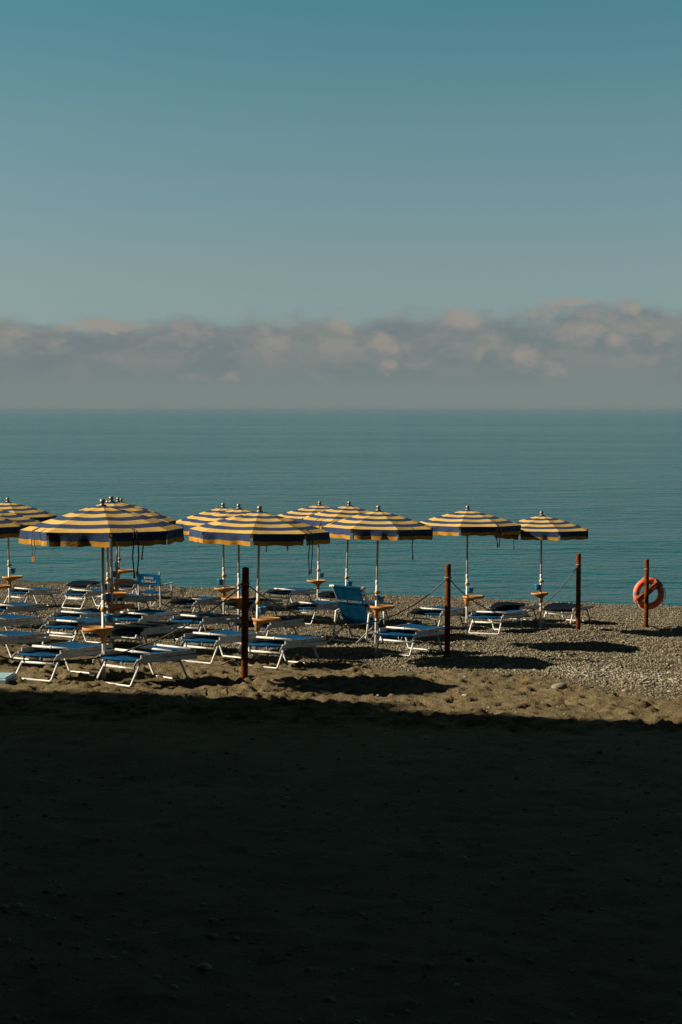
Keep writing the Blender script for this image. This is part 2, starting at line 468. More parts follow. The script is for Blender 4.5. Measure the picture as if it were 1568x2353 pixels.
def strap_mesh(R, rise, th, ln, start=.0, dbl=True):
    """closing strap hanging from the canopy at angle th"""
    mb = MB(); d = Vector((math.sin(th), -math.cos(th), 0)); s = Vector((math.cos(th), math.sin(th), 0))
    rr = R * .955
    def ribbon(off, l, sway):
        pts = [d * (rr * .90) + Vector((0, 0, .055)) + s*off*.3, d * (rr + .02) + Vector((0, 0, .01)) + s*off*.6,
               d * (rr + .028) + Vector((0, 0, -.10)) + s*off, d * (rr + .02) + Vector((0, 0, -.10 - l*.5)) + s*(off + sway), d * (rr + .02) + Vector((0, 0, -.10 - l)) + s*(off*.7)]
        for p, q in zip(pts[:-1], pts[1:]):
            mb.bar(p, q, .017, .005, 0, ref=d + Vector((0, 0, .01)))
        mb.bar(pts[-1] + Vector((0, 0, .015)), pts[-1] - Vector((0, 0, .05)), .026, .008, 1, ref=d)
    ribbon(-.028, ln, -.012)
    if dbl: ribbon(.028, ln * .96, .012)
    return mb

PGROUP = 'blue and yellow striped parasols on the beach'
prand = random.Random(5)
def parasol(tip, d, base_px, table_y, phi, label, tray=(.2, 0.0), straps=((30, .36, True),), R=1.0, rise=.285, cup=1, tw=.21):
    T = at_depth(tip[0], tip[1], d + .08)
    bx = at_depth(base_px, 1400, d).x
    gz = g(bx, d)
    R *= prand.uniform(.985, 1.02); rise *= prand.uniform(.95, 1.06)
    root = empty('beach_parasol', (bx, d, gz)); tag(root, label, 'parasol', PGROUP)
    ax = Vector((T.x - bx, .08, T.z - gz)); H = ax.length
    rot = Vector((0, 0, 1)).rotation_difference(ax.normalized())
    root.rotation_mode = 'QUATERNION'; root.rotation_quaternion = rot
    rim = H - .075 - rise
    # pole: lower tube in the sand, thinner upper tube, joint sleeve
    mb = MB(); mb.tube([(0, 0, -.35), (0, 0, 1.05)], .0225, 12); mb.tube([(0, 0, 1.0), (0, 0, H - .05)], .0185, 12)
    mb.lathe([(.023, 0), (.026, .012), (.026, .06), (.020, .075)], 12, 0, (0, 0, 1.0))
    mb.build('pole', POLE, root)
    va = math.degrees(math.atan2(bx, d))
    c, v = canopy_parts(root, R, rise, math.radians(phi - va)); c.location.z = rim; v.location.z = rim
    mb = MB(); mb.lathe([(.030, -.03), (.044, -.02), (.044, -.008), (.022, 0), (.022, .006), (.031, .016), (.037, .034), (.036, .046), (.028, .060), (.014, .067), (.004, .069)], 16)
    f = mb.build('finial', STEEL, root); f.location.z = H - .062
    for th, ln, db in straps:
        s = strap_mesh(R, rise, math.radians(th - va), ln, dbl=db).build('strap', [STRAP, STRAPO], root); s.location.z = rim
    # tray clamped to the pole
    tz = at_depth(base_px, table_y, d).z - gz
    ox, oy = tray
    mb = MB()
    cx = ox; n = 28
    def outline(k, sx=1.0):
        a = 2*math.pi*k/n
        return (math.cos(a) * tw * sx, math.sin(a) * tw * .86 * sx)
    ring = lambda sx, z_: [(cx + outline(k, sx)[0], oy + outline(k, sx)[1], z_) for k in range(n)]
    prof = [(.30, -.085), (.62, -.055), (.93, -.036), (.985, -.03), (1.0, -.02), (1.0, 0), (.985, .006), (.95, .004), (.93, -.002)]
    vs = []; fs = []
    for sx, z_ in prof: vs += ring(sx, tz + z_)
    # pull the underside funnel toward the pole
    for i, (sx, z_) in enumerate(prof[:3]):
        k_ = (0.9, .45, .0)[i]
        for k in range(n):
            p = vs[i*n + k]; vs[i*n + k] = (p[0] - ox*k_, p[1] - oy*k_, p[2])
    for i in range(len(prof) - 1):
        for k in range(n):
            k2 = (k+1) % n
            fs.append((i*n+k, i*n+k2, (i+1)*n+k2, (i+1)*n+k))
    fs += [tuple(range(n-1, -1, -1)), tuple((len(prof)-1)*n + k for k in range(n))]
    mb.add(vs, fs)
    tr = mb.build('tray', TRAY, root)
    mb = MB(); mb.lathe([(.036, -.19), (.036, -.12), (.058, -.085), (.06, -.06)], 14, 0, (0, 0, tz))
    mb.lathe([(.008, 0), (.008, .016)], 8, 0, (.034, -.02, tz - .165))
    mb.build('bracket', TRAY, tr)
    mb = MB(); mb.lathe([(.021, 0), (.033, .006), (.035, .03), (.033, .055), (.021, .06)], 12, 0, (0, 0, tz + .20))
    mb.box((.028, -.014, tz + .212), (.056, .014, tz + .248))
    mb.build('clamp', YPL, root)
    mb = MB(); cxx = .062 * cup
    mb.lathe([(.044, .0), (.052, .004), (.058, .05), (.063, .095), (.067, .10), (.067, .112), (.06, .114), (.055, .10), (.048, .02)], 18, 0, (cxx, .02, tz + .055))
    mb.tube([(cxx*.2, 0, tz + .14), (cxx*.8, .02, tz + .14)], .011, 8)
    mb.build('ashtray_cup', CUPB, root)
    return root

parasol((236, 1147), 17.6, 237, 1443, 5, 'striped parasol nearest the camera, its tray in front of the left loungers', (-.07, .02), ((23, .40, True), (-57, .22, True), (150, .30, False)), tw=.2)
parasol((256, 1141), 21.65, 257, 1391, 12, 'striped parasol right behind the nearest one, only its right side showing', (.15, -.04), ((62, .2, False),), cup=-1)
parasol((248, 1150), 23.9, 248, 1364, 20, 'striped parasol third in the left row, canopy hidden behind two nearer ones', (.10, .05), ((160, .2, False),), cup=-1)
parasol((272, 1143), 28.3, 267, 1333, 30, 'striped parasol fourth in the left row, lower of two trays left of director chair', (.15, 0), ((170, .2, False),), cup=-1)
parasol((279, 1145), 31.6, 270, 1309, 8, 'striped parasol farthest in the left row, upper of two trays left of director chair', (.17, 0), ((170, .2, False),), cup=-1)
parasol((597, 1163), 20.5, 590, 1421, -6, 'striped parasol whose pole stands just right of the dark post', (.13, .03), ((47, .44, True), (155, .2, False)))
parasol((549, 1158), 25.0, 549, 1374, 14, 'striped parasol whose pole stands just left of the dark post', (-.10, .02), ((150, .40, False), (165, .28, False)), cup=1)
parasol((513, 1156), 27.2, 515, 1351, 24, 'striped parasol far left behind the one left of the dark post', (.02, .05), ((165, .2, False),), cup=-1)
parasol((870, 1162), 23.6, 864, 1393, 19, 'striped parasol beside the tall blue deckchair, tray right of its pole', (.10, .03), ((38, .34, False),), R=.99, cup=1)
parasol((803, 1152), 28.3, 793, 1354, 25, 'striped parasol with leaning pole rising behind the tall blue deckchair', (.16, .05), ((-40, .05, False),), cup=1)
parasol((735, 1152), 31.3, 730, 1334, 30, 'striped parasol farthest back in the middle row, pole left of the deckchair', (-.04, .05), ((-20, .06, False),), cup=1)
parasol((1075, 1162), 26.8, 1073, 1370, -8, 'striped parasol just right of the rusty post behind the right loungers', (.13, .02), ((35, .24, True), (62, .30, False)), cup=1)
parasol((1245, 1175), 27.85, 1243, 1363, 20, 'striped parasol farthest right, standing apart beside the last lounger', (-.02, .04), (), R=.96, cup=-1, tw=.17)
parasol((18, 1144), 28.6, 23, 1325, 10, 'striped parasol far back at left edge with its pole in view', (.06, .04), ((-10, .25, True),), cup=1)
parasol((-22, 1156), 25.0, -24, 1346, 22, 'striped parasol between two others at left edge, only right half in view', (.17, .0), ((70, .1, False),))
parasol((-97, 1150), 21.5, -99, 1385, 18, 'striped parasol cut off by left edge, dark right flank of canopy showing', (.17, .0), ((80, .1, False),))

# ------------------------------------------------------------------ loungers
W = .33
def lounger_base(root, kind):
    plain = {0: 0, 1: 1, 2: 3}[kind]
    for s in (-1, 1):
        mb = MB(); mb.bar((s*W, .0, .305), (s*W, 1.02, .305), .016, .056)
        if plain != 1:
            mb.bar((s*(W-.002), .06, .352), (s*(W-.002), 1.0, .374), .014, .050)
            mb.tube([(s*(W+.016), .45, .372), (s*(W-.02), .45, .372)], .013, 8)
            mb.tube([(s*(W+.016), .93, .39), (s*(W-.02), .93, .39)], .013, 8)
        mb.build('side_rail', GREY, root)
    # the two leg hoops
    def hoop(y0, y1, zc):
        mb = MB(); w0, w1 = W - .035, W - .02
        pts = [(-w0, y0, .30), (-w1, y1, .02), (-w1 + .015, y1 - .002, .008), (w1 - .015, y1 - .002, .008), (w1, y1, .02), (w0, y0, .30)]
        mb.tube(pts, .0145, 10)
        f = (.30 - zc) / .28
        yc = y0 + (y1 - y0) * f
        mb.tube([(-w0 - .012*f, yc, zc), (w0 + .012*f, yc, zc)], .016, 10)
        return mb
    hoop(.10, -.07, .205).build('leg_frame', WHITE, root)
    hoop(.74, .90, .26).build('leg_frame', WHITE, root)
    if plain != 1:
        mb = MB()
        def low(u, v): return ((u - .5) * 2 * (W - .012), .005 + v * .97, .325 - .022 * math.sin(math.pi*u) - .03 * (1 - v) ** 8)
        mb.sheet(low, 8, 10, .004)
        mb.tube([(-W + .012, .008, .300), (W - .012, .008, .300)], .014, 8)
        mb.build('fabric', BLUE, root)
        mb = MB()
        def hi(u, v): return ((u - .5) * 2 * (W - .02), .30 + v * .66, .368 + .024 * v - .014 * math.sin(math.pi*u) * (.4 + math.sin(math.pi * v)))
        mb.sheet(hi, 8, 8, .004)
        mb.build('folded_fabric', BLUE, root)
        for yy, zz in (((.235, .386), (.60, .394), (.95, .400)) if plain == 3 else ((.235, .386),)):
            mb = MB(); mb.tube([(-W + .02, yy, zz), (W - .02, yy, zz)], .0155, 10)
            c = mb.build('crossbar', WHITE, root)
            if yy < .3:
                mk = MB(); mk.bar((-.012, yy, zz), (.018, yy, zz), .042, .042); mk.build('clip', WHITE, c)
        mb = MB(); mb.tube([(.05, .03, .31), (.06, -.012, .27), (.075, -.02, .235), (.10, -.012, .225), (.11, 0, .25), (.12, .02, .30)], .0035, 6)
        mb.build('cord', WHITE, root)
    else:
        mb = MB()
        def pad(u, v):
            y = -.02 + v * 1.0
            z = .365 - .012 * math.sin(math.pi*u) - .075 * max(0, 1 - v * 4) ** 2 + .02 * math.sin(math.pi * v)
            return ((u - .5) * 2 * (W - .006), y, z)
        mb.sheet(pad, 8, 12, .028)
        mb.tube([(-W + .004, -.016, .288), (W - .004, -.016, .288)], .019, 8)
        mb.build('fabric', SHADEFAB, root)
        mb = MB(); mb.tube([(-W + .02, .30, .325), (W - .02, .30, .325)], .0155, 10); mb.build('crossbar', WHITE, root)
    for s in (-1, 1):
        mb = MB(); x = s * (W + .018)
        mb.bar((x, .07, .335), (x + s*.006, -.03, .300), .030, .012, ref=(s, 0, 0)); mb.bar((x + s*.006, -.025, .303), (x + s*.012, -.085, .245), .028, .012, ref=(s, 0, 0))
        mb.bar((x + s*.012, -.083, .248), (x + s*.010, -.055, .222), .024, .012, ref=(s, 0, 0))
        mb.build('hook', GREY, root)

LG = 'folded sun loungers set out on the beach'
fold0 = empty('sun_lounger'); lounger_base(fold0, 0)
plain0 = empty('sun_lounger'); lounger_base(plain0, 1)
three0 = empty('sun_lounger'); lounger_base(three0, 2)
used = set()
# px of the middle of the near edge (source pixels), yaw offset, kind, label
LS = [
 (470, 2637, -2, 2, 'folded blue lounger nearest the camera, under the nearest parasol, legs at shadow edge'),
 (147, 2621, 2, 0, 'folded blue lounger next left of the nearest one, legs at shadow edge'),
 (793, 2563, 0, 0, 'folded blue lounger just left of the foot of the dark rusty post'),
 (1052, 2580, 0, 0, 'folded blue lounger just right of the foot of the dark rusty post'),
 (497, 2529, 2, 2, 'folded lounger straight behind the nearest one, right of the front orange tray'),
 (238, 2509, 1, 0, 'folded lounger behind the front left one, under the left end of front tray'),
 (-80, 2495, 1, 0, 'folded lounger at left edge, near half cut off, level with front tray'),
 (-92, 2565, 1, 0, 'folded lounger at left edge, bright blue strip, just behind the front left one'),
 (255, 2473, 0, 0, 'folded lounger two places behind the front left one, left of clamp and cup'),
 (-35, 2440, 0, 0, 'folded lounger at left edge, long white crossbar, fourth from the front'),
 (62, 2371, 0, 0, 'folded lounger near left edge, farthest back, below the pole with single tray'),
 (296, 2378, -2, 0, 'folded lounger far left, white legs lit, behind the nearest parasol pole'),
 (308, 2341, 2, 1, 'dark padded lounger farthest back at left, behind the white legged one'),
 (440, 2398, 1, 0, 'folded lounger in front of the director chair, seen behind second tray'),
 (492, 2341, 2, 1, 'dark padded lounger touching the left side of the director chair'),
 (728, 2413, -2, 0, 'folded lounger with bright blue top, right of the director chair'),
 (498, 2477, 1, 0, 'folded lounger right of the clamp and cup of the nearest parasol'),
 (740, 2487, 0, 0, 'folded lounger crossed by the sagging rope, left of the dark post'),
 (950, 2420, 0, 0, 'folded lounger partly hidden behind upper half of the dark post'),
 (1112, 2373, -1, 0, 'folded lounger nearest the sea between dark post and deckchair'),
 (1204, 2431, 0, 0, 'folded lounger just left of the tall blue deckchair'),
 (1006, 2502, 1, 0, 'folded lounger right of dark post under the tray of its parasol'),
 (1408, 2430, 1, 0, 'folded lounger hidden behind the tall blue deckchair back'),
 (1315, 2383, 1, 1, 'dark padded lounger farthest back behind the tall deckchair'),
 (1581, 2539, 1, 0, 'folded lounger in front of the rusty post right of the deckchair'),
 (1703, 2455, 0, 0, 'folded lounger with bright blue top behind the post right of deckchair'),
 (1944, 2469, 1, 0, 'folded lounger on the pebbles with whole white leg hoop, right of second post'),
 (2020, 2430, 2, 1, 'dark lounger behind the one with whole leg hoop, below farthest right parasol'),
 (2234, 2436, 1, 1, 'dark sloping lounger farthest right, beside the third rusty post'),
]
for (sx, sy, dy, kind, label) in LS:
    p = hit(sx / 1.7412, sy / 1.7412, .318)
    p.z = g(p.x, p.y) + .008
    src = (fold0, plain0, three0)[kind]
    if kind not in used: o = src; used.add(kind)
    else: o = copy_tree(src)
    o.matrix_world = frame_at(p, math.radians(-35.6 + dy * 1.5))
    tag(o, label, 'sun lounger', LG)

# ------------------------------------------------------------------ lettering
def lettering(text, size, M, parent, name='lettering'):
    cu = bpy.data.curves.new('lettering', 'FONT'); cu.body = text; cu.size = size; cu.align_x = 'CENTER'; cu.align_y = 'CENTER'
    cu.extrude = .0008; cu.offset = size * .006; cu.space_character = 1.12; cu.resolution_u = 3
    to = bpy.data.objects.new('tmp', cu); COL.objects.link(to)
    dg = bpy.context.evaluated_depsgraph_get(); me = bpy.data.meshes.new_from_object(to.evaluated_get(dg))
    bpy.data.objects.remove(to); me.materials.clear(); me.materials.append(WTXT)
    me.transform(M); me.name = name
    o = bpy.data.objects.new(name, me); COL.objects.link(o); o.parent = parent
    return o

# tall deckchair: local y points away to the sea
p = hit(803, 1476, 0); p.z = g(p.x, p.y) - .01
dc = empty('deckchair'); tag(dc, 'tall white framed deckchair with blue sling lettered in white, seen from behind', 'deckchair')
dc.matrix_world = frame_at(p, math.radians(-33), False)
dw = .30
mb = MB()
for s in (-1, 1): mb.bar((s*dw, -.06, .97), (s*dw, .56, .015), .024, .042, ref=(0, 1, 0))
mb.tube([(-dw, .555, .02), (dw, .555, .02)], .014, 10)
mb.build('back_frame', POLE, dc)
mb = MB()
for s in (-1, 1): mb.tube([(s*(dw+.03), -.0, .015), (s*(dw+.03), .10, .50), (s*(dw+.03), .125, .515)], .019, 10)
mb.tube([(-dw-.03, .0, .02), (dw+.03, .0, .02)], .018, 10)
mb.build('rear_leg', WHITE, dc)
mb = MB()
for s in (-1, 1):
    mb.bar((s*(dw-.03), .62, .36), (s*(dw-.03), -.28, .012), .022, .036, ref=(0, 1, .3))
mb.tube([(-dw+.03, -.27, .02), (dw-.03, -.27, .02)], .013, 8); mb.tube([(-dw+.03, .62, .36), (dw-.03, .62, .36)], .014, 8)
mb.build('seat_frame', GREY, dc)
for s in (-1, 1):
    mb = MB(); mb.tube([(s*(dw+.05), .11, .50), (s*(dw+.05), .35, .53), (s*(dw+.05), .56, .52)], .017, 10); mb.tube([(s*(dw+.05), .54, .525), (s*(dw+.05), .565, .27)], .016, 10)
    mb.build('armrest', WHITE, dc)
mb = MB(); mb.tube([(-dw-.06, -.055, .955), (dw+.06, -.055, .955)], .017, 10); mb.build('top_bar', WHITE, dc)
path = [(-.06, .975), (-.085, .955), (-.066, .925), (-.035, .86), (.03, .72), (.11, .55), (.20, .38), (.29, .27), (.40, .235), (.52, .28), (.62, .365)]
def sl(u, v):
    k = v * (len(path) - 1); i = min(int(k), len(path) - 2); f = k - i
    y = path[i][0]*(1-f) + path[i+1][0]*f; z = path[i][1]*(1-f) + path[i+1][1]*f
    bow = .003 * math.sin(math.pi*u) * math.sin(math.pi*v) + .0015 * math.sin(u*19) * math.sin(math.pi*v)
    return ((u - .5) * 2 * (dw - .035), y + bow, z)
mb = MB(); mb.grid(sl, 14, 40); mb.grid(lambda u, v: tuple(Vector(sl(1-u, v)) + Vector((0, .005, .003))), 14, 40)
sling = mb.build('sling', mat('teal_blue_sling', (.0015, .036, .080), .95, var=.15, scale=6, bump=.1, bscale=180, spec=.02), dc)
ang = math.atan2(.86 - .55, -.035 - .11)
Mt = Matrix.Translation((0, .019, .70)) @ Matrix.Rotation(math.radians(90 + 25), 4, 'X')
lettering('BAGNI CORALLO', .056, Mt, sling)

# director chair
p = hit(345, 1408, 0); p.z = g(p.x, p.y) - .01
dr = empty('director_chair'); tag(dr, 'white framed director chair with bright blue lettered backrest, near the sea', 'director chair')
dr.matrix_world = frame_at(p, math.radians(-24), False)
mb = MB()
hw = .265
for s in (-1, 1):
    o_ = MB(); o_.bar((s*hw, .0, .0), (s*hw, -.03, .90), .028, .028, ref=(0, 1, 0)); o_.build('back_post', POLE, dr)
    o_ = MB(); o_.bar((s*hw, .46, .0), (s*hw, .45, .60), .028, .028, ref=(0, 1, 0)); o_.build('front_leg', POLE, dr)
    o_ = MB(); o_.bar((s*hw, -.03, .60), (s*hw, .50, .615), .045, .022); o_.build('armrest', GREY, dr)
    mb.bar((s*(hw-.02), .0, .42), (s*(hw-.02), .46, .42), .02, .03); mb.bar((s*(hw-.02), .0, .06), (s*(hw-.02), .46, .06), .02, .025)
mb.bar((-hw, .0, .40), (hw, .46, .06), .02, .025); mb.bar((hw, .03, .40), (-hw, .49, .06), .02, .025)
mb.build('cross_frame', GREY, dr)
mb = MB(); mb.sheet(lambda u, v: ((u-.5)*2*(hw-.01), .0 + v*.44, .445 - .03*math.sin(math.pi*u)), 8, 4, .004); mb.build('seat', BLUE, dr)
fab = MB()
def bk(u, v): return ((u-.5)*2*(hw+.012), -.03 + .030*math.sin(math.pi*u) - .012 - .01*v, .60 + .235*v)
fab.grid(bk, 10, 4); fab.grid(lambda u, v: tuple(Vector(bk(1-u, v)) + Vector((0, .028 if abs(u-.5) > .49 else .005, 0))), 10, 4)
brt = mat('bright_blue_canvas', (.002, .046, .125), .95, var=.12, scale=8, bump=.2, bscale=150, spec=.02)
back = fab.build('backrest', brt, dr)
def letter_on(text, zc):
    return lettering(text, .072, Matrix.Translation((0.0, -.030 - .009, zc)) @ Matrix.Rotation(math.radians(92), 4, 'X'), back)
letter_on('BAGNI', .752); letter_on('CORALLO', .680)

# ------------------------------------------------------------------ posts, ropes, lifebuoy
def post(bx, by, tx, ty, r, label, dome, d=None):
    p = hit(bx, by)
    if d: p = at_depth(bx, by, d)
    gz = g(p.x, p.y)
    T = at_depth(tx, ty, p.y)
    o = empty('rusty_post', (p.x, p.y, gz)); tag(o, label, 'post', 'rusty steel posts of the rope barrier')
    top = T - Vector((p.x, p.y, gz)); ax = top.normalized(); H = top.length
    mb = MB(); prof = [(r, -.4), (r, H*.3), (r*1.01, H*.7), (r, H - .03)]
    prof += [(r*.9, H - .012), (r*.6, H - .002), (.002, H)] if dome else [(r, H - .004), (r*.9, H), (.002, H)]
    mb.lathe(prof, 20)
    s = mb.build('shaft', RUST, o)
    o.rotation_mode = 'QUATERNION'; o.rotation_quaternion = Vector((0, 0, 1)).rotation_difference(ax)
    mb = MB(); mb.lathe([(r + .006, -.012), (r + .012, -.006), (r + .012, .006), (r + .006, .012)], 14)
    c = mb.build('rope_ring', ROPE, o); c.location.z = H * .855
    bpy.context.view_layer.update()
    return Vector((p.x, p.y, gz)) + ax * (H * .855), r
A1, r1 = post(562, 1563, 565, 1303, .044, 'rusty post standing among the loungers, rounded top, mostly in shade', True)
A2, r2 = post(1028, 1511, 1030, 1296, .043, 'rusty post between the right parasols, whole shaft in orange sun', False)
A3, r3 = post(1329, 1448, 1330, 1272, .044, 'rusty post beside farthest right parasol, sunlit top and dark shaft', False, 26.25)
A4, r4 = post(1485, 1450, 1487, 1285, .045, 'rusty post at far right carrying the orange lifebuoy', False, 28.9)
A0 = at_depth(-60, 1338, 13.9); 
def rope(P, Q, sag, label, rad=.0085, skew=0, n=40):
    mb = MB(); pts = []
    for i in range(n + 1):
        t = i / n; q = P.lerp(Q, t); q.z -= sag * 4 * t * (1 - t) * (1 + skew * (t - .5))
        q.z = max(q.z, g(q.x, q.y) + .03) + .004 * math.sin(i * 1.7)
        pts.append(q)
    o = mb.tube(pts, rad, 6).build('barrier_rope', ROPE)
    tag(o, label, 'rope', 'ropes strung between the rusty posts')
def px_of(v):
    w = v - CAM; k = w.dot(FWD); return 784 + F * w.x / k, 1176.5 - F * w.dot(UP) / k
# a post out of frame to the left carries the first rope
A0 = A1 + (A1 - A2) * 1.25; A0.z = g(A0.x, A0.y) + 1.19
rope(A0, A1, .78, 'sagging rope running from the dark post off the left edge')
rope(A1, A2, .62, 'sagging rope passing in front of the tall blue deckchair')
rope(A2, A3, .74, 'sagging rope in front of the two right parasols')

# lifebuoy hung in front of / behind the last post
ctr = at_depth(1491, 1364, A4.y + .17)
lb = empty('lifebuoy', ctr); tag(lb, 'orange lifebuoy with grey bands and wound twine, hanging on far right post', 'lifebuoy')
lb.rotation_euler = (math.radians(-2), 0, math.radians(6))
Rm, rt = .262, .068
def ringmesh(r_, a0, a1, n=64, m=14, fat=1.0, closed=False):
    mb = MB(); vs = []; fs = []
    for i in range(n + (0 if closed else 1)):
        a = a0 + (a1 - a0) * i / n
        for k in range(m):
            b_ = 2*math.pi*k/m
            rr = Rm + r_*math.cos(b_)
            vs.append((math.sin(a)*rr, r_*.85*math.sin(b_), math.cos(a)*rr))
    N_ = n if closed else n + 1
    for i in range(n):
        j = (i + 1) % N_
        for k in range(m):
            k2 = (k+1) % m; fs.append((i*m+k, j*m+k, j*m+k2, i*m+k2))
    mb.add(vs, fs); return mb
ringmesh(rt, 0, 2*math.pi, closed=True).build('ring', BUOY, lb)
for a in (-88, 84):
    ringmesh(rt + .003, math.radians(a - 6), math.radians(a + 6), n=8).build('grey_band', TAPE, lb)
mb = MB()
for k in range(9):                                       # twine wound round the upper right of the ring
    a = math.radians(28 + k * 4.2)
    pts = [((math.sin(a + .10*math.sin(b_)) * (Rm + (rt+.010)*math.cos(b_))), (rt*.85+.010)*math.sin(b_), math.cos(a + .10*math.sin(b_)) * (Rm + (rt+.010)*math.cos(b_))) for b_ in [2*math.pi*q/14 for q in range(14)]]
    mb.tube(pts, .010, 6, closed=True)
for k in range(8):                                       # the hank laid diagonally across the opening
    o_ = (k - 3.5) * .014
    P0 = Vector((-.285 + o_*.6, -.075 - .01*(k % 3), -.135 - o_)); P1 = Vector((-.02 + o_*.5, -.035 - .012*(k % 2), .02 - o_*.9)); P2 = Vector((.16 + o_*.5, -.07 - .01*(k % 3), .235 - o_))
    pts = [(P0*(1-t)*(1-t) + P1*2*t*(1-t) + P2*t*t) for t in [i/12 for i in range(13)]]
    mb.tube(pts, .012, 6)
for k in range(4):
    a = math.radians(-112 - k * 4.2)
    pts = [((math.sin(a) * (Rm + (rt+.008)*math.cos(b_))), (rt*.85+.008)*math.sin(b_), math.cos(a) * (Rm + (rt+.008)*math.cos(b_))) for b_ in [2*math.pi*q/12 for q in range(12)]]
    mb.tube(pts, .009, 6, closed=True)
mb.build('twine', TWINE, lb)
mb = MB()
hk = Vector((-.015, -.17 - r4*.2, .42))
mb.tube([(-.20, 0, .25), (-.13, -.06, .34), tuple(hk + Vector((-.04, 0, -.02))), tuple(hk + Vector((-.04, .02, .01)))], .006, 6)
mb.tube([tuple(hk + Vector((.045, .08, .02))), (.10, -.0, .36), (.17, 0, .29)], .006, 6)
mb.tube([(.31, -.05, .12), (.345, -.03, .02), (.335, -.03, -.10), (.295, -.02, -.16), (.28, -.03, -.22)], .007, 6)
mb.tube([(-.24, -.04, -.2), (-.20, -.06, -.28), (-.12, -.11, -.36), (-.07, -.12, -.40)], .006, 6)
mb.build('grab_line', WTXT, lb)

# the big stone and small things on the beach
p = hit(1285, 1586); 
def stone(p, sx, sy, sz, label, m, yaw=0, sd=3):
    mb = MB(); n1, n2 = 24, 14; vs = []; fs = []
    for i in range(n2 + 1):
        th = math.pi * i / n2
        for k in range(n1):
            a = 2*math.pi*k/n1
            d = Vector((math.sin(th)*math.cos(a), math.sin(th)*math.sin(a), math.cos(th)))
            w = 1 + .10 * float(fbm(d.x*1.7 + sd + d.z, d.y*1.7 + d.z*.6, 3, sd) - .5) * 2
            e_ = .82
            vs.append((math.copysign(abs(d.x)**e_, d.x)*sx*w, math.copysign(abs(d.y)**e_, d.y)*sy*w, math.copysign(abs(d.z)**e_, d.z)*sz*w))
    for i in range(n2):
        for k in range(n1): fs.append((i*n1+k, (i+1)*n1+k, (i+1)*n1+(k+1) % n1, i*n1+(k+1) % n1))
    o = mb.add(vs, fs).build('stone', m); o.location = p + Vector((0, 0, sz*.55)); o.rotation_euler = (0, math.radians(-10), yaw)
    tag(o, label, 'stone'); return o
p.z = g(p.x, p.y); stone(p, .10, .075, .058, 'large smooth pale stone lying alone on the sand', STONE, .2)

p = hit(2, 1566); p.z = g(p.x, p.y)
mb = MB(); mb.bar((-.52, 0, .03), (.14, -.06, .03), .42, .095, ch=.12)
mb.bar((-.50, 0, .082), (.12, -.055, .082), .36, .010, ch=.2)
o = mb.build('board', mat('pale_blue_plastic', (.20, .33, .38), .6, var=.1)); o.location = p
tag(o, 'pale blue slab lying on the sand, cut off by the left edge', 'board')

# ------------------------------------------------------------------ seafront buildings that throw the big shadow, plus an added rear block
def block(foot, z0, z1, label, fronts):
    b_ = empty('seafront_building', (0, 0, 0)); tag(b_, label, 'building')
    n_ = len(foot); mb = MB()
    mb.add([(x, y, z) for z in (z0, z1 - .3) for x, y in foot], [(i, (i+1) % n_, n_+(i+1) % n_, n_+i) for i in range(n_)], 0, False)
    mb.build('wall', PLASTER, b_)
    mb = MB()
    mb.add([(x, y, z) for z in (z1 - .3, z1) for x, y in foot], [(i, (i+1) % n_, n_+(i+1) % n_, n_+i) for i in range(n_)] + [tuple(range(n_-1, -1, -1)), tuple(range(n_, 2*n_))], 0, False)
    mb.build('roof', ROOFM, b_)
    for (i, cols) in fronts:
        P = Vector((*foot[i], 0)); Q = Vector((*foot[(i+1) % n_], 0)); t = (Q - P).normalized(); nn = Vector((t.y, -t.x, 0)); Lw = (Q - P).length
        for c in range(cols):
            for fl in range(4):
                q = P + t * (Lw * (c + .5) / cols); z = z0 + 2.6 + fl * 3.3
                if z + 1.6 > z1 - .4: continue
                w = MB(); w.bar(q + nn*.03 - t*.55 + Vector((0, 0, z + .75)), q + nn*.03 + t*.55 + Vector((0, 0, z + .75)), .06, 1.5, ref=(0, 0, 1), ch=.05)
                wo = w.build('window', GLASS, b_)
                w = MB(); w.bar(q + nn*.08 - t*.65 + Vector((0, 0, z - .06)), q + nn*.08 + t*.65 + Vector((0, 0, z - .06)), .16, .08)
                w.build('sill', PLASTER, wo)
    return b_
block([(-46, 17.9), (-46, -14), (-23.4, -14), (-23.4, 16.1)], 1.2, 15.65, 'tall pale seafront building set forward, left of the beach', [(3, 6)])
block([(-23.3, 15.42), (-23.3, -14), (-8.6, -14), (-8.6, 13.9)], 1.2, 15.65, 'pale seafront building set back, shading the dark foreground sand', [(3, 4), (2, 7)])
block([(-8.2, -5.0), (-8.2, -17), (30, -17), (30, -5.0)], 1.8, 15.0, 'long unseen block added behind the photographer to cut sky light on the foreground', [(3, 9)])  # out of view, added to hold sky light off the foreground sand

# ------------------------------------------------------------------ light
SUN_EL = math.radians(30)
sd = Vector((-math.cos(SUN_EL), 0.0, math.sin(SUN_EL)))
sun = bpy.data.lights.new('sun', 'SUN'); sun.energy = 5; sun.angle = math.radians(.53); sun.color = (1, .86, .66)
so = bpy.data.objects.new('sun', sun); COL.objects.link(so); so.rotation_mode = 'QUATERNION'
so.rotation_quaternion = sd.to_track_quat('Z', 'Y'); so.location = (-20, 10, 30)

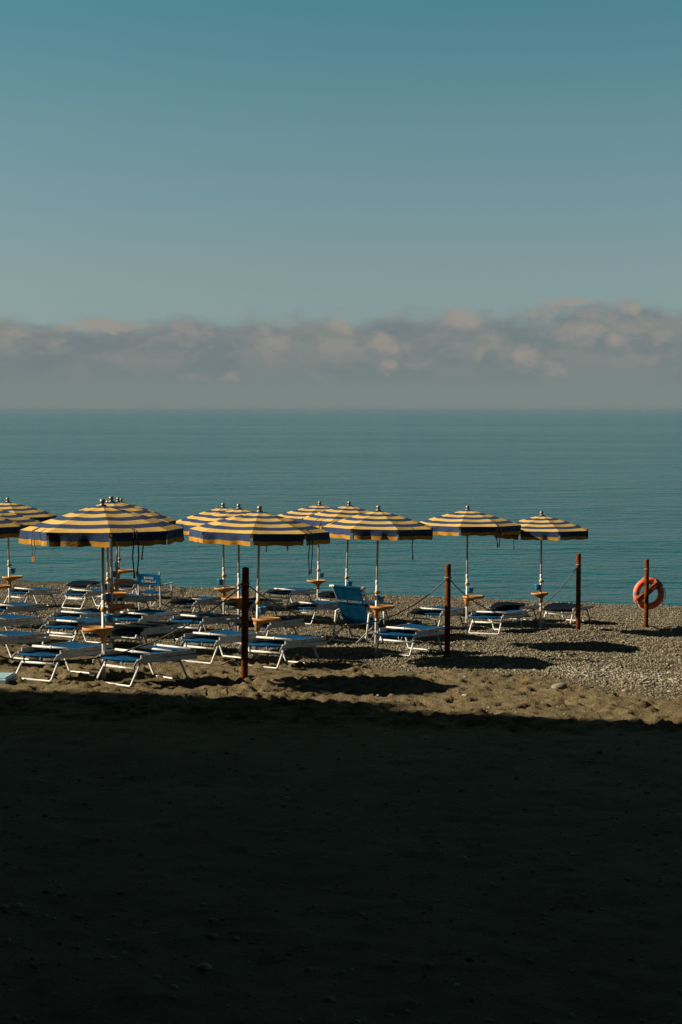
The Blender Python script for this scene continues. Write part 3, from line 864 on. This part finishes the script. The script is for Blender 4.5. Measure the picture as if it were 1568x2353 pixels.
w = bpy.data.worlds.new('World'); scene.world = w; w.use_nodes = True
nt = w.node_tree; N = nt.nodes; L = nt.links; bg = N['Background']
sk = N.new('ShaderNodeTexSky'); sk.sky_type = 'NISHITA'; sk.sun_disc = False
sk.sun_elevation = SUN_EL; sk.sun_rotation = math.radians(-90)
tc = N.new('ShaderNodeTexCoord'); sx = N.new('ShaderNodeSeparateXYZ'); L.new(tc.outputs['Generated'], sx.inputs[0])
def math_(op, a, b=None, c=None, clamp=False):
    m = N.new('ShaderNodeMath'); m.operation = op; m.use_clamp = clamp
    for i, v in enumerate((a, b, c)):
        if v is None: continue
        if isinstance(v, (int, float)): m.inputs[i].default_value = v
        else: L.new(v, m.inputs[i])
    return m.outputs[0]
az = math_('ARCTAN2', sx.outputs[0], sx.outputs[1])
hor = math_('SQRT', math_('ADD', math_('MULTIPLY', sx.outputs[0], sx.outputs[0]), math_('MULTIPLY', sx.outputs[1], sx.outputs[1])))
el = math_('DIVIDE', sx.outputs[2], math_('MAXIMUM', hor, .0001))
uv = N.new('ShaderNodeCombineXYZ'); L.new(az, uv.inputs[0]); L.new(el, uv.inputs[1])
def wn(scx, scy, det, seed=0, ro=.55):
    mp = N.new('ShaderNodeMapping'); mp.inputs['Scale'].default_value = (scx, scy, 1); mp.inputs['Location'].default_value = (seed, seed*.7, seed*.3)
    L.new(uv.outputs[0], mp.inputs[0])
    n = N.new('ShaderNodeTexNoise'); n.inputs['Scale'].default_value = 1; n.inputs['Detail'].default_value = det; n.inputs['Roughness'].default_value = ro
    L.new(mp.outputs[0], n.inputs['Vector']); return n
def wmix(fac, a, b_, mode='MIX'):
    m = N.new('ShaderNodeMix'); m.data_type = 'RGBA'; m.blend_type = mode
    for i, v in ((0, fac), (6, a), (7, b_)):
        if isinstance(v, tuple): m.inputs[i].default_value = (*v, 1)
        elif isinstance(v, (int, float)): m.inputs[i].default_value = v
        else: L.new(v, m.inputs[i])
    return m.outputs[2]
def wrange(v, a, b_, c=0, d=1):
    m = N.new('ShaderNodeMapRange'); m.interpolation_type = 'SMOOTHSTEP'; L.new(v, m.inputs[0])
    for i, k in enumerate((a, b_, c, d)): m.inputs[i+1].default_value = k
    return m.outputs[0]
# air colour by elevation: sky tint, darkened above the view to dim ambient light
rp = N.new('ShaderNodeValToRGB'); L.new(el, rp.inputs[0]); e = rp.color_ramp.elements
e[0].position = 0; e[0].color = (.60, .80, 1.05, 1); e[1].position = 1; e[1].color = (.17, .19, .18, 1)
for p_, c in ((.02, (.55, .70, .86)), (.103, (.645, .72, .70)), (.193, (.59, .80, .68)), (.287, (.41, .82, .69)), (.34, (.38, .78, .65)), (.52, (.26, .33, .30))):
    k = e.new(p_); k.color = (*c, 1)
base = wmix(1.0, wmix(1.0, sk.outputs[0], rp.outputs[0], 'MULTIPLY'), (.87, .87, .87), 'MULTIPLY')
# cloud bank low over the sea (radiance before the 0.05 strength)
nz1 = wn(16, 34, 6, 3.1, .6); nz2 = wn(46, 78, 6, 9.7, .62)
top = math_('ADD', math_('MULTIPLY', az, .024), .0655)
top = math_('ADD', top, math_('MULTIPLY', math_('SUBTRACT', nz1.outputs['Fac'], .5), .034))
top = math_('ADD', top, math_('MULTIPLY', math_('SUBTRACT', nz2.outputs['Fac'], .5), .014))
dlt = math_('SUBTRACT', el, top)
bank = wrange(dlt, .005, -.010)
S = 1 / .05 / 2 ** 1.2                  # display value -> sky radiance (strength 0.05, exposure 1.2)
def disp(r_, g_, b_):
    f = lambda v: ((v/255 + .055) / 1.055) ** 2.4 * S
    return (f(r_), f(g_), f(b_))
lowc = wmix(wrange(el, .0, .05), disp(124, 136, 132), disp(112, 126, 129))
nz3 = wn(24, 46, 6, 15.2, .6)
greyc = wmix(wrange(nz3.outputs['Fac'], .36, .64), disp(112, 124, 128), disp(128, 133, 131))
bankc = wmix(wrange(el, .012, .042), lowc, greyc)
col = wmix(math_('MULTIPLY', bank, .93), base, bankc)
# sunlit puffs
dn = wn(26, 40, 4, 5.5); dn2 = wn(75, 110, 5, 8.8)
off = N.new('ShaderNodeVectorMath'); off.operation = 'MULTIPLY_ADD'
L.new(dn.outputs['Color'], off.inputs[0]); off.inputs[1].default_value = (.030, .018, 0); off.inputs[2].default_value = (-.015, -.009, 0)
off2 = N.new('ShaderNodeVectorMath'); off2.operation = 'MULTIPLY_ADD'
L.new(dn2.outputs['Color'], off2.inputs[0]); off2.inputs[1].default_value = (.014, .010, 0); L.new(off.outputs[0], off2.inputs[2])
wv = N.new('ShaderNodeVectorMath'); wv.operation = 'ADD'; L.new(uv.outputs[0], wv.inputs[0]); L.new(off2.outputs[0], wv.inputs[1])
puffs = [(285,736,95,15,1),(60,752,80,13,.6),(365,737,45,8,.7),(160,745,60,9,.6),(480,748,40,10,.5),(800,738,30,28,.9),(890,772,45,32,.95),(680,768,45,26,.6),(640,745,30,14,.5),
 (1085,716,65,32,1),(1340,692,75,12,1),(1475,698,38,24,1),(1275,702,40,22,.8),(1350,752,65,34,.8),(1440,770,38,28,.8),(1225,808,45,32,.85),(1290,832,45,16,.7),
 (915,832,28,20,.7),(985,822,35,16,.5),(1120,800,22,14,.4),(565,852,30,16,.5),(470,850,40,12,.4),(1540,756,30,24,.7),(1530,818,35,20,.45),(760,848,40,14,.3),(250,802,170,8,.3),(30,800,60,9,.3)]
acc = None
for (px, py, ru, rv, am) in puffs:
    u0 = math.atan((px - 784) / F); v0 = (943 - py) / F
    sb = N.new('ShaderNodeVectorMath'); sb.operation = 'SUBTRACT'; L.new(wv.outputs[0], sb.inputs[0]); sb.inputs[1].default_value = (u0, v0, 0)
    ml = N.new('ShaderNodeVectorMath'); ml.operation = 'MULTIPLY'; L.new(sb.outputs[0], ml.inputs[0]); ml.inputs[1].default_value = (F/ru*.8, F/rv*.8, 0)
    ln = N.new('ShaderNodeVectorMath'); ln.operation = 'LENGTH'; L.new(ml.outputs[0], ln.inputs[0])
    v = wrange(ln.outputs['Value'], 1.25, .15, 0, am)
    acc = v if acc is None else math_('MAXIMUM', acc, v)
front = wrange(sx.outputs[1], .3, .6)
bil = wn(60, 85, 6, 21.4, .6)
edge = math_('ADD', acc, math_('MULTIPLY', math_('SUBTRACT', bil.outputs['Fac'], .5), 1.7))
pf = math_('MULTIPLY', math_('MULTIPLY', wrange(edge, .05, 1.2), wrange(acc, .0, .45)), front)
soft = math_('MULTIPLY', wrange(math_('ADD', bil.outputs['Fac'], nz1.outputs['Fac']), .98, 1.25, 0, .5), math_('MULTIPLY', bank, wrange(el, .024, .046)))
pf = math_('MAXIMUM', pf, soft)
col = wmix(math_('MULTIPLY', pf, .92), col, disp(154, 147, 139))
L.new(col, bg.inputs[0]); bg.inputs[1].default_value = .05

# thin sea air
hz = bpy.data.materials.new('sea_haze'); nt, N, L = nodes(hz)
N.remove(N['Principled BSDF']); pv = N.new('ShaderNodeVolumePrincipled')
pv.inputs['Color'].default_value = (.155, .23, .29, 1); pv.inputs['Density'].default_value = .00007
L.new(pv.outputs[0], N['Material Output'].inputs['Volume'])
hb = MB().box((-31000, -120, -8), (31000, 46000, 17.5)).build('haze', hz); hb['kind'] = 'stuff'; hb['label'] = 'thin pale sea haze softening the horizon'; hb['category'] = 'haze'

# ------------------------------------------------------------------ camera and view
cd = bpy.data.cameras.new('camera'); co = bpy.data.objects.new('camera', cd); COL.objects.link(co)
cd.sensor_fit = 'VERTICAL'; cd.sensor_height = 36; cd.sensor_width = 24; cd.lens = F / 2353 * 36
cd.clip_start = .1; cd.clip_end = 100000
co.location = CAM; co.rotation_euler = (math.pi/2 - PITCH, 0, 0)
scene.camera = co
scene.render.resolution_x = 682; scene.render.resolution_y = 1024
scene.view_settings.view_transform = 'Standard'; scene.view_settings.look = 'None'
scene.view_settings.exposure = 1.2; scene.view_settings.gamma = 1
scene.cycles.max_bounces = 6; scene.cycles.diffuse_bounces = 3
